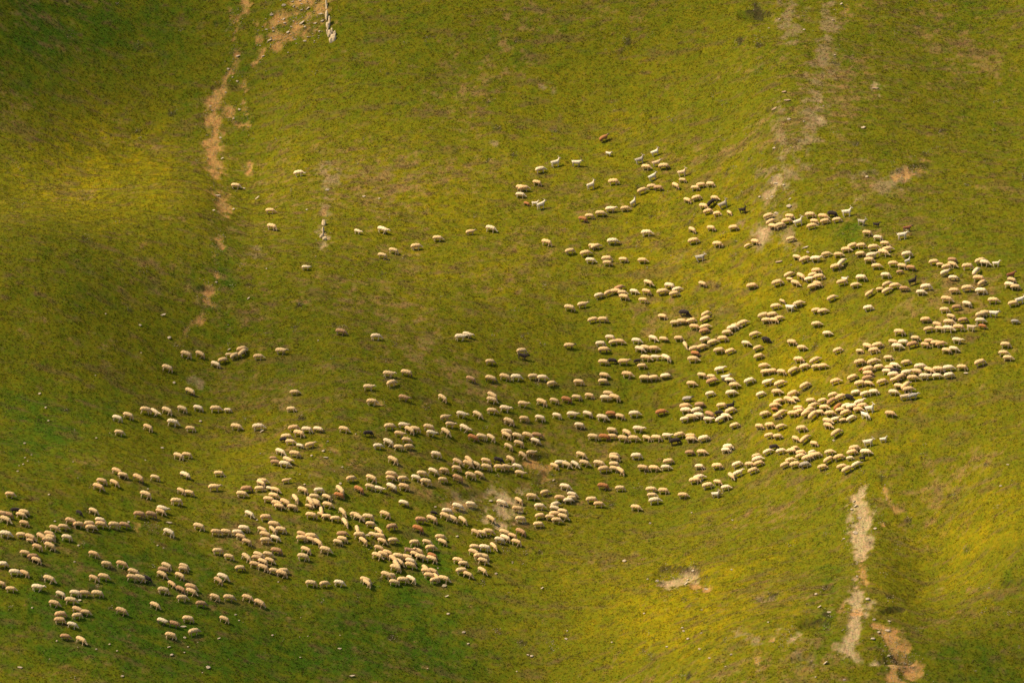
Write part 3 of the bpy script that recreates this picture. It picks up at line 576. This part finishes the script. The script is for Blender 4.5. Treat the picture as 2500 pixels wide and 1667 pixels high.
for a in AN:
    f = a['f']; a['goat'] = 'G' in f
    small = 's' in f; a['tone'] = 'k' if 'k' in f else 'R' if 'R' in f else 'b' if 'b' in f else 't' if 't' in f else 'g' if 'g' in f else 'w' if 'w' in f else ''
    if a['goat']:
        a['var'] = 'Gk' if small else ('Gg' if 'd' in f else r2.choice(['Gu', 'Gv'])); a['pose'] = 'up'
        base = CC['k'] if 'k' in f else (.20, .075, .035) if 'R' in f else CC['g'] if 'g' in f and 'w' not in f else CC['Gt'] if 't' in f else (.30, .17, .09) if 'b' in f else (.66, .52, .33) if 'c' in f else CC['G']
    else:
        if 'h' in f: a['var'] = r2.choice(['v0', 'v1', 'l0']); a['pose'] = 'up'
        elif 'u' in f: a['var'] = r2.choice(['v1', 'l0', 'l1']); a['pose'] = 'up'
        elif 'w' in f: a['var'] = r2.choice(['l0', 'l1', 'g1', 'g2', 'v0']); a['pose'] = 'graze'
        else: a['var'] = r2.choice(['g0', 'g1', 'g2', 'l0', 'l1', 'g0', 'l1']); a['pose'] = 'graze'
        base = CC[a['tone']]
    q = 1+r2.uniform(-.09, .09); wv = r2.uniform(-.04, .04)
    a['col'] = tuple(max(.01, c*q*(1+wv*(1-j))) for j, c in enumerate(base))
    a['face'] = .08 if ('p' in f) else (.35 if a['tone'] in ('b', 'R') else (.0 if 'k' in f else r2.choice([1, 1, 1, .8, .55])))
    if 'Gr' in f or (a['goat'] and 'r' in f): a['face'] = .3
    a['yaw'] = math.radians(r2.gauss(-8, 15)+(32 if 'u' in f else 0)+(30 if 'h' in f and 'u' not in f else 0)*.4+(-36 if 'd' in f else 0)+(22 if 'uu' in f else 0)+(-22 if 'dd' in f else 0))
    a['size'] = (0.74 if small else 1.0)*(1.13 if 'hh' in f else 1.0)*r2.uniform(.88, 1.07)*(1.02 if a['goat'] else 1.0)
px = np.array([a['px'] for a in AN]); py = np.array([a['py'] for a in AN])
hgt = np.array([(9.2 if a['goat'] and 'd' not in a['f'] else 7.6)*a['size'] for a in AN])
print('RELIEF', RELIEF.min(), RELIEF.max(), np.abs(np.gradient(RELIEF, 2*GS/GN)[1]).max())
gx_, gy_, gz_ = look_at_ground(px, py+hgt)
def frame(x, y, z, yaw, size):
    e = .45
    h = [float(height(np.array([x+dx]), np.array([y+dy]))[0]) for dx, dy in ((e, 0), (-e, 0), (0, e), (0, -e))]
    n = Vector((-(h[0]-h[1])/(2*e), -(h[2]-h[3])/(2*e), 1)).normalized()
    fwd = Vector((math.cos(yaw), math.sin(yaw), 0))
    fwd = (fwd-n*fwd.dot(n)).normalized()
    up = (Vector((0, 0, 1))*.62+n*.38).normalized()
    side = up.cross(fwd).normalized(); up2 = fwd.cross(side).normalized()
    R = Matrix((fwd, side, up2)).transposed().to_4x4()
    return Matrix.Translation((x, y, z-.03))@R@Matrix.Scale(size, 4)
for i, a in enumerate(AN):
    a['M'] = frame(gx_[i], gy_[i], gz_[i], a['yaw'], a['size'])
    a['dist'] = math.dist((gx_[i], gy_[i], gz_[i]), CAM)

# which sheep show largest: nearness, size, how broadside, how much is hidden by the ones in front
sheep = [a for a in AN if not a['goat']]; goats = [a for a in AN if a['goat']]
for a in sheep:
    s_ = a['size']/a['dist']*560; a['w'] = 25*s_*abs(math.cos(a['yaw']))+9*s_*abs(math.sin(a['yaw'])); a['h'] = 16*s_
for a in sheep:
    hid = 0
    for b in sheep:
        if b is a or b['py'] <= a['py']: continue
        ox = min(a['px']+a['w']/2, b['px']+b['w']/2)-max(a['px']-a['w']/2, b['px']-b['w']/2)
        oy = min(a['py']+a['h']/2, b['py']+b['h']/2)-max(a['py']-a['h']/2, b['py']-b['h']/2)
        if ox > 0 and oy > 0: hid += ox*oy
    vx = min(a['px']+a['w']/2, 2500)-max(a['px']-a['w']/2, 0)
    a['area'] = max(0, vx)*a['h']-hid
order = sorted(sheep, key=lambda a: -a['area'])
single = set(id(a) for a in order[:300])

# ------------------------------------------------------------------ words for each one: look, its place in its bunch, and the landmark that bunch stands by
ORD = ['first', 'second', 'third', 'fourth', 'fifth', 'sixth', 'seventh', 'eighth', 'ninth', 'tenth', 'eleventh', 'twelfth']
NUM = ['', 'one', 'two', 'three', 'four', 'five', 'six', 'seven', 'eight', 'nine', 'ten', 'eleven', 'twelve']
MARKS = [('the grey bare scrape', 1225, 1240), ('the central red earth patch', 1312, 1130), ('the lower right scree strip', 2105, 1290), ('the small lower right hollow', 1670, 1405),
 ('the bottom right landslip', 2200, 1600), ('the long left earth gully', 520, 290), ('the lowest left earth patch', 500, 735), ('the top red earth slope', 700, 50), ('the top rock rib', 803, 60),
 ('the small pale outcrop', 788, 575), ('the pale right-hand track', 1895, 470), ('the right red scar', 2215, 420), ('the small red scrape', 806, 1100), ('the long slanting stone', 447, 1529),
 ('the lone blackish sheep', 897, 1060), ('the pair of white goats', 2140, 1076), ('the lowest white goat', 1749, 1207), ('the black goat mid-slope', 1273, 869), ('the topmost brown goat', 1476, 338),
 ('the bottom left corner', 0, 1667), ('the top left corner', 0, 0), ('the top right corner', 2500, 0), ('the bottom right corner', 2500, 1667), ('the photo centre', 1250, 833),
 ('the left edge midpoint', 0, 833), ('the right edge midpoint', 2500, 833), ('the bottom edge midpoint', 1250, 1667), ('the top edge midpoint', 1250, 0)]
def relate(x, y, m):
    dx = x-m[1]; dy = y-m[2]; d = math.hypot(dx, dy); an = math.degrees(math.atan2(-dy, dx)) % 360
    w_ = ['right of', 'up-right of', 'above', 'up-left of', 'left of', 'down-left of', 'below', 'down-right of'][int((an+22.5)//45) % 8]
    return ('just ' if d < 75 else '' if d < 165 else 'well ' if d < 330 else 'far ' if d < 620 else 'very far ')+w_+' '+m[0], d
def bunches(items, lx, ly, cap_=9):
    par = list(range(len(items)))
    def fnd(i):
        while par[i] != i: par[i] = par[par[i]]; i = par[i]
        return i
    for i in range(len(items)):
        for j in range(i):
            if abs(items[i]['px']-items[j]['px']) < lx and abs(items[i]['py']-items[j]['py']) < ly: par[fnd(i)] = fnd(j)
    g = {}
    for i in range(len(items)): g.setdefault(fnd(i), []).append(items[i])
    out = []; st = list(g.values())
    while st:
        c = st.pop()
        if len(c) <= cap_: out.append(c); continue
        xs = max(q['px'] for q in c)-min(q['px'] for q in c); ys = (max(q['py'] for q in c)-min(q['py'] for q in c))*2.2
        k = 'px' if xs > ys else 'py'; c = sorted(c, key=lambda q: q[k]); n = len(c)
        gaps = [(c[i+1][k]-c[i][k], i) for i in range(n//4, n-n//4-1)] or [(0, n//2)]
        i = max(gaps)[1]; st += [c[:i+1], c[i+1:]]
    return out
def name_all(items, lx, ly, look, one, many):
    cl = bunches(items, lx, ly)
    for c in cl: c.sort(key=lambda q: q['px'])
    cen = [(sum(q['px'] for q in c)/len(c), sum(q['py'] for q in c)/len(c), len(c)) for c in cl]
    taken = set()
    for ci, c in enumerate(cl):
        x, y, n = cen[ci]; opts = sorted(((relate(x, y, m)[1], relate(x, y, m)[0], m) for m in MARKS), key=lambda t: t[0])
        pick = None; ext = ''
        mylook = tuple(look(q) for q in c)
        for tries in range(3):
            for d, ph, m in opts:
                if d < 12: continue
                clash = [j for j, (u, v, k) in enumerate(cen) if j != ci and k == n and relate(u, v, m)[0] == ph]
                if tries == 2: clash = [j for j in clash if tuple(look(q) for q in cl[j]) == mylook]
                if not clash: pick = ph; break
                if tries >= 1 and (n, ph) not in taken:
                    if all(cen[j][1] > y+2 for j in clash): pick = ph; ext = 'uppermost '; break
                    if all(cen[j][1] < y-2 for j in clash): pick = ph; ext = 'lowest '; break
                    if all(cen[j][0] > x+2 for j in clash): pick = ph; ext = 'leftmost '; break
                    if all(cen[j][0] < x-2 for j in clash): pick = ph; ext = 'rightmost '; break
            if pick: break
        if not pick: pick = opts[0][1]; ext = ''
        for i, q in enumerate(c):
            lk = look(q)
            if n == 1: lab = '%s on its own, %s%s' % (lk, ext and ext.strip()+' one ', pick)
            else:
                pos = 'left one' if (n == 2 and i == 0) else 'right one' if n == 2 else 'leftmost' if i == 0 else 'rightmost' if i == n-1 else ORD[i]+' from left'
                lab = '%s, %s in %s%s %s' % (lk, pos, ext or 'the ', (one if n == 2 else many) % NUM[n], pick)
            ws = lab.split()
            if len(ws) > 16: lab = lab.replace(' on its own,', ' alone,')
            if len(lab.split()) > 16: lab = lab.replace(' in the ', ' in ').replace(' of the ', ' of ').replace(' sheep grazing,', ' sheep,').replace(' with dark face,', ',')
            if len(lab.split()) > 16: lab = lab.replace(' very far ', ' far ')
            while len(lab.split()) > 16 and ' the ' in lab: lab = lab.replace(' the ', ' ', 1)
            if len(lab.split()) > 16: lab = lab.replace(' far ', ' ', 1).replace('flat stone', 'stone', 1)
            q['label'] = ' '.join(lab.split())
TW = {'': 'cream', 'w': 'pale white', 't': 'tan', 'b': 'brown', 'R': 'rust-brown', 'k': 'blackish', 'g': 'grey'}
def look_sheep(q):
    s_ = ('small ' if 's' in q['f'] else '')+TW[q['tone']]+' sheep'
    if 'p' in q['f']: return s_.replace(' sheep', ' dark-faced sheep')
    return s_+(' head-up' if 'h' in q['f'] else ' climbing' if 'u' in q['f'] else ' grazing' if 'w' not in q['f'] else '')
def look_goat(q):
    f = q['f']; c = 'black' if 'k' in f else 'red-brown' if 'R' in f else 'grey' if 'g' in f and 'w' not in f else 'white, brown-headed' if 'r' in f else 'buff' if 't' in f else 'brown' if 'b' in f else 'cream' if 'c' in f else 'white'
    return c+' goat'+(' kid' if 's' in f else ' with horns')
name_all(sheep, 38, 11, look_sheep, 'pair%.0s of sheep', '%s-sheep row')
name_all(goats, 60, 30, look_goat, 'pair%.0s of goats', '%s-goat bunch')
seen_ = {}
for q in sheep+goats: seen_.setdefault(q['label'], []).append(q)
for k_, v_ in seen_.items():
    v_.sort(key=lambda q: q['py'])
    for q, wd_ in zip(v_, ('upper', 'lower', 'lowest')) if len(v_) > 1 else (): q['label'] = wd_+' '+q['label']
print('longest', max(len(q['label'].split()) for q in AN), [q['label'] for q in sheep[::60]])


# every sheep of the 300 and every goat is an object; the rest of the flock is one
for a in sheep+goats:
    if not a['goat'] and id(a) not in single: continue
    o = bpy.data.objects.new('goat' if a['goat'] else 'sheep', MESH[a['var']]); COL.objects.link(o)
    o.matrix_world = a['M']; o.color = a['col']+(a['face'],)
    o['label'] = a['label']; o['category'] = 'goat' if a['goat'] else 'sheep'
    o['group'] = 'goats among the sheep' if a['goat'] else 'sheep grazing across the hillside'
VV = []; FF = []; SK = []; DU = []; TT = []; off = 0
for a in sheep:
    if id(a) in single: continue
    V_, F_, s_ = VAR[a['var']][1]
    Mx = np.array(a['M']); W_ = V_@Mx[:3, :3].T+Mx[:3, 3]
    VV.append(W_); FF.append(F_+off); off += len(V_); SK.append(s_); DU.append(dust_shade(V_)); TT.append(np.tile(np.array(a['col']+(a['face'],)), (len(V_), 1)))
me = mesh_from('flock_of_sheep', np.concatenate(VV), np.concatenate(FF), 4); smooth(me)
for nm, arr in (('skin', SK), ('dust_shade', DU)):
    q = me.attributes.new(nm, 'FLOAT', 'POINT'); q.data.foreach_set('value', np.concatenate(arr).astype(np.float32))
col_attr(me, 'tint', np.concatenate(TT))
link('flock_of_sheep', me, M_FLOCK, kind='stuff', label='the rest of the large flock of cream sheep spread over the slope', category='flock')

# ------------------------------------------------------------------ stones
def rock_material(name, c1, c2):
    m, t, b = newmat(name, .85)
    tc = nd(t, 'ShaderNodeTexCoord').outputs['Object']; n = noise(t, 5, 5, tc, .65)
    t.links.new(ramp(t, n, [(.3, c1), (.7, c2)]), b.inputs['Base Color'])
    bp = nd(t, 'ShaderNodeBump'); bp.inputs['Strength'].default_value = .6; bp.inputs['Distance'].default_value = .04
    t.links.new(noise(t, 12, 4, tc), bp.inputs['Height']); t.links.new(bp.outputs[0], b.inputs['Normal'])
    return m
M_LIME = rock_material('pale_limestone', (.26, .20, .13), (.48, .39, .27)); M_RIB = rock_material('cream_rib_rock', (.34, .25, .13), (.62, .49, .31)); M_BRST = rock_material('brown_stone', (.20, .13, .08), (.38, .27, .17))
import bmesh
def rock_mesh(seed, flat, long_, cuts=9):
    r = random.Random(seed); bm = bmesh.new(); bmesh.ops.create_icosphere(bm, subdivisions=3, radius=.5)
    pl = []
    for k in range(cuts):
        v = Vector((r.gauss(0, 1), r.gauss(0, 1), r.gauss(0, 1))).normalized(); pl.append((v, r.uniform(.26, .42)))
    for v in bm.verts:
        for n, d in pl:
            q = v.co.dot(n)-d
            if q > 0: v.co -= n*q*.92
        v.co *= 1+.03*math.sin(v.co.x*31+seed)*math.sin(v.co.y*27)
        v.co.x *= long_; v.co.z *= flat
    w_ = max(v.co.x for v in bm.verts)-min(v.co.x for v in bm.verts)
    for v in bm.verts: v.co /= w_
    me = bpy.data.meshes.new('stone'); bm.to_mesh(me); bm.free(); me.polygons.foreach_set('use_smooth', np.zeros(len(me.polygons), bool)); return me
RM = {}
for kind, fl, lg in (('lump', .62, 1.1), ('slab', .42, 1.5), ('long', .5, 2.6)):
    for j in range(4):
        for mt, mm in (('L', M_LIME), ('B', M_BRST)):
            q = rock_mesh(j*7+len(kind)+3, fl, lg); q.materials.append(mm); RM[(kind, j, mt)] = q
ROCKS = """397,769,20.2 342,793,8.9 258,765,6.0 414,824,12.8 425,933,8.9 96,960,10.6 233,915,4.3 345,860,4.7 112,994,7.7 118,1026,6.8 396,1092,9.8 355,1122,5.1 43,1149,6.4 61,1116,5.5
60,1081,7.2 120,1206,6.4 413,1275,17.0 134,1271,6.4 235,1068,6.0 490,1027,8.5 179,1126,4.3 57,1132,6.0 68,1124,4.7 47,1135,3.8 77,1109,5.1 361,1192,5.5 314,1273,7.2 190,1165,3.8
385,1330,5.5 399,1336,4.7 194,1464,11.5 79,1482,6.0 139,1563,6.0 268,1571,6.0 447,1529,19.6 451,1555,8.1 412,1578,10.2 459,1577,5.1 450,1591,5.5 419,1597,9.4 299,1649,8.9
49,1628,13.6 192,1330,7.2 121,1607,3.8 182,1370,6.4 190,1578,3.4 286,1587,5.5 483,1566,3.4 494,1640,3.8 235,1583,6.0 627,484,18.7 799,463,11.9 596,459,7.2 571,510,8.9 521,513,10.6
749,511,7.2 889,479,10.6 926,484,7.2 531,477,17.9 771,625,3.8 651,655,5.1 538,336,9.4 542,387,12.8 528,688,7.2 606,728,11.5 559,852,10.6 777,830,5.1 557,792,3.8 790,1100,9.4
795,1116,14.0 761,1111,7.7 836,1139,6.0 800,1076,6.0 744,1181,6.4 831,1179,7.7 627,1268,6.4 816,1149,3.4 732,1156,4.7 897,1305,13.6 869,1058,4.7 635,1106,5.5 638,1053,17.0
575,1499,6.8 584,1513,5.5 680,1419,5.5 534,1557,9.8 665,1549,6.8 752,1551,3.8 830,1549,3.8 829,1582,10.6 733,1603,5.5 508,1628,14.0 859,1649,19.1 734,1506,3.4 732,1553,3.0
1116,1308,8.1 1351,1171,9.4 1063,1236,7.2 1198,1222,10.6 1205,1245,4.7 1211,1399,8.5 1324,1434,10.2 1090,1455,16.2 1094,1497,8.9 1132,1542,10.2 1143,1570,7.7 1289,1597,7.2
1298,1600,9.4 1382,1558,8.9 1385,1538,4.7 1494,1566,5.5 1044,1630,4.3 1262,1637,4.7 1085,1429,14.0 1069,1385,4.7 1894,447,14.0 1928,485,9.8 1927,503,15.7 1890,361,10.6 1855,480,8.5
1884,479,9.8 1873,485,6.4 1972,615,8.9 1966,604,19.1 1901,639,21.3 1638,623,4.3 1895,520,11.9 1914,451,8.5 1689,1250,5.5 1788,1268,6.0 1587,1276,8.1 1640,1022,3.4 2358,910,12.8
2035,1074,7.7 2460,1133,9.4 2443,1185,8.1 2085,1223,10.6 2088,1234,11.9 2080,1242,8.5 2088,1300,14.9 2136,1289,10.6 2092,1405,6.4 2060,1314,7.7 2098,1263,11.9 1525,1368,11.5
1678,1414,9.8 1674,1424,17.0 1604,1417,10.6 1691,1392,9.8 1724,1437,11.9 1786,1389,6.0 1666,1531,7.2 1669,1539,7.2 1712,1544,6.8 1680,1558,8.5 1628,1577,7.2 1785,1596,7.7
1771,1625,5.1 1991,1651,5.5 1876,1517,5.5 1581,1412,5.5 1713,1487,5.1 1573,1496,6.4 1708,1583,8.5 1732,1605,7.7 2168,1538,14.0 2146,1542,9.4 2131,1558,11.7 2171,1515,8.0
2170,1599,8.4 2118,1461,11.7 2134,1511,9.4 2015,1618,21.1 2061,1658,8.0 1993,1449,9.4 2000,1480,11.7 2024,1493,11.7 732,2,8.7 736,9,9.2 717,15,9.2 714,4,8.7 693,13,13.8 751,21,14.3
738,23,5.1 782,34,14.3 663,36,12.2 692,47,13.8 695,56,9.7 736,57,26.5 786,51,13.3 769,57,11.7 702,79,14.3 720,96,9.7 744,100,10.2 658,98,14.3 642,137,11.2 635,111,5.6 557,168,9.2
579,198,8.7 513,258,6.1 551,225,7.1 680,52,5.1 651,72,10.2 711,65,7.1 745,65,8.2 751,90,7.1 703,128,5.6 667,76,7.7 780,76,7.7 628,110,4.1 581,137,15.3 568,188,5.6 518,269,5.1
584,267,10.2 570,289,7.7 667,68,8.7 1926,291,11.3 1962,296,6.0 1902,47,7.7 1877,68,6.6 1963,72,8.3 2010,258,6.6 1915,224,14.9 1890,266,19.7 2136,216,22.6 2117,431,10.1
1923,245,20.9 2038,134,7.1 2037,23,4.2 2033,49,6.6 2053,10,11.9 2108,311,14.9"""
ROCK = []
r3 = random.Random(11)
for tok in ROCKS.split():
    a_, b_, c_ = map(float, tok.split(',')); ROCK.append(dict(px=a_, py=b_, w=c_))
rx, ry, rz = look_at_ground([q['px'] for q in ROCK], [q['py']+2 for q in ROCK])
BROWNS = [(1915,224),(1891,266),(1923,246),(2136,217),(1902,640)]
for i, q in enumerate(ROCK):
    kind = 'long' if q['w'] > 16 else ('slab' if q['w'] > 9 and r3.random() < .6 else 'lump')
    q['brown'] = any(math.hypot(q['px']-u, q['py']-v) < 9 for u, v in BROWNS)
    q['kind'] = kind; j = r3.randrange(4)
    mt = 'B' if q['brown'] else 'L'
    Rz = Matrix.Rotation(r3.uniform(-.5, .9) if kind != 'lump' else r3.uniform(-1, 1), 4, 'Y')
    q['mesh'] = RM[(kind, j, mt)]; wd = q['w']/24.04*.88
    q['M'] = Matrix.Translation((rx[i], ry[i], rz[i]+.03+.10*wd))@Matrix.Rotation(math.radians(r3.uniform(10, 30)), 4, 'X')@Matrix.Rotation(r3.uniform(-.3, .3), 4, 'Z')@Matrix.Rotation(-r3.uniform(-.25, .75) if kind != 'lump' else 0, 4, 'Y')@Matrix.Scale(wd, 4)

def look_rock(q):
    s_ = 'large ' if q['w'] > 14 else 'tiny ' if q['w'] < 5 else 'small ' if q['w'] < 8 else ''
    return s_+('brown ' if q['brown'] else 'pale ')+{'long': 'slab', 'slab': 'flat stone', 'lump': 'stone'}[q['kind']]
name_all(ROCK, 70, 35, look_rock, 'pair%.0s of stones', '%s-stone scatter')
seen_ = {}
for q in ROCK: seen_.setdefault(q['label'], []).append(q)
for k_, v_ in seen_.items():
    if len(v_) > 1: print('DUP', k_, len(v_))

for q in ROCK:
    o = bpy.data.objects.new('stone', q['mesh']); COL.objects.link(o); o.matrix_world = q['M']
    o['label'] = q['label']; o['category'] = 'stone'; o['group'] = 'stones lying on the hillside'

# limestone rib at the top of the slope: upright slabs weathered out of the turf
def outcrop(name, spots, label):
    r = random.Random(len(spots)+2)
    P_ = [look_at_ground([u*K], [(v+h_/2)*K]) for u, v, w_, h_ in spots]
    base = Vector((float(np.mean([p[0][0] for p in P_])), float(np.mean([p[1][0] for p in P_])), float(np.mean([p[2][0] for p in P_]))))
    root = bpy.data.objects.new(name, None); COL.objects.link(root); root.location = base; root['label'] = label; root['category'] = 'rock outcrop'
    for (sx_, sy_, w_, h_), p in zip(spots, P_):
        bm = bmesh.new(); wd = w_*K/24.04; ht = h_*K/24.04
        g = bmesh.ops.create_icosphere(bm, subdivisions=3, radius=.5)['verts']
        pl = [(Vector((r.gauss(0, 1), r.gauss(0, 1), r.gauss(0, 1))).normalized(), r.uniform(.28, .42)) for k in range(9)]
        for v in g:
            for n, d in pl:
                t_ = v.co.dot(n)-d
                if t_ > 0: v.co -= n*t_*.92
            v.co = Vector((v.co.x*wd*1.25, v.co.z*ht*.55+v.co.y*.35, v.co.z*ht*1.15-v.co.y*.45))
        me = bpy.data.meshes.new('slab'); bm.to_mesh(me); bm.free()
        o = link('slab', me, M_RIB, parent=root); o.location = Vector((p[0][0], p[1][0]+ht*.30, p[2][0]+ht*.42))-base
outcrop('rock_outcrop', [(749,10,6,26),(750,35,7,26),(753,58,9,24),(756,50,5,30),(757,76,12,20),(765,85,12,22),(760,92,12,14),(752,72,7,14),(762,72,6,20),(769,78,7,14)], 'tall narrow pale rock rib beside the red earth patch at the top edge')
outcrop('rock_outcrop', [(741,540,8,8),(745,548,10,9),(737,544,7,6),(743,512,9,14),(742,528,6,14)], 'low weathered pale outcrop left of centre, below a strip of brown turf')

# pebbles: far too many to count, one object
def pebbles():
    spots = []
    for (x1, y1, x2, y2, hw, k, s_) in BARE:
        if k == 'b': continue
        n = int(5+(math.hypot(x2-x1, y2-y1)+hw*2)*hw/28)
        for _ in range(n):
            t_ = r3.random(); spots.append((x1+(x2-x1)*t_+r3.gauss(0, hw*.7), y1+(y2-y1)*t_+r3.gauss(0, hw*.7), r3.uniform(.04, .13)))
    for _ in range(60): spots.append((r3.gauss(570, 22), r3.uniform(120, 330), r3.uniform(.06, .14)))
    for _ in range(70): spots.append((r3.uniform(600, 745), r3.uniform(0, 110), r3.uniform(.08, .26)))
    for _ in range(150): spots.append((r3.uniform(0, 1000), r3.uniform(850, 1560), r3.uniform(.04, .09)))
    for _ in range(60): spots.append((r3.uniform(1000, 2350), r3.uniform(1150, 1560), r3.uniform(.04, .09)))
    for _ in range(50): spots.append((r3.uniform(1780, 1960), r3.uniform(0, 620), r3.uniform(.05, .12)))
    x_, y_, z_ = look_at_ground([s[0]*K for s in spots], [s[1]*K for s in spots])
    src = rock_mesh(4, .6, 1.2, 7); vs = np.array([v.co[:] for v in src.vertices]); fs = np.array([p.vertices[:] for p in src.polygons])
    VV = []; FF = []; o_ = 0
    for i, s_ in enumerate(spots):
        if not math.isfinite(z_[i]): continue
        a_ = r3.uniform(0, 6.28); R = np.array([[math.cos(a_), -math.sin(a_), 0], [math.sin(a_), math.cos(a_), 0], [0, 0, 1]])
        VV.append((vs@R.T)*s_[2]*np.array([1, 1, r3.uniform(.6, 1.2)])+np.array([x_[i], y_[i], z_[i]+.04])); FF.append(fs+o_); o_ += len(vs)
    me = mesh_from('pebbles', np.concatenate(VV), np.concatenate(FF), 3)
    link('pebbles', me, M_LIME, kind='stuff', label='small pale pebbles scattered over the turf and the bare earth', category='pebbles')
pebbles()
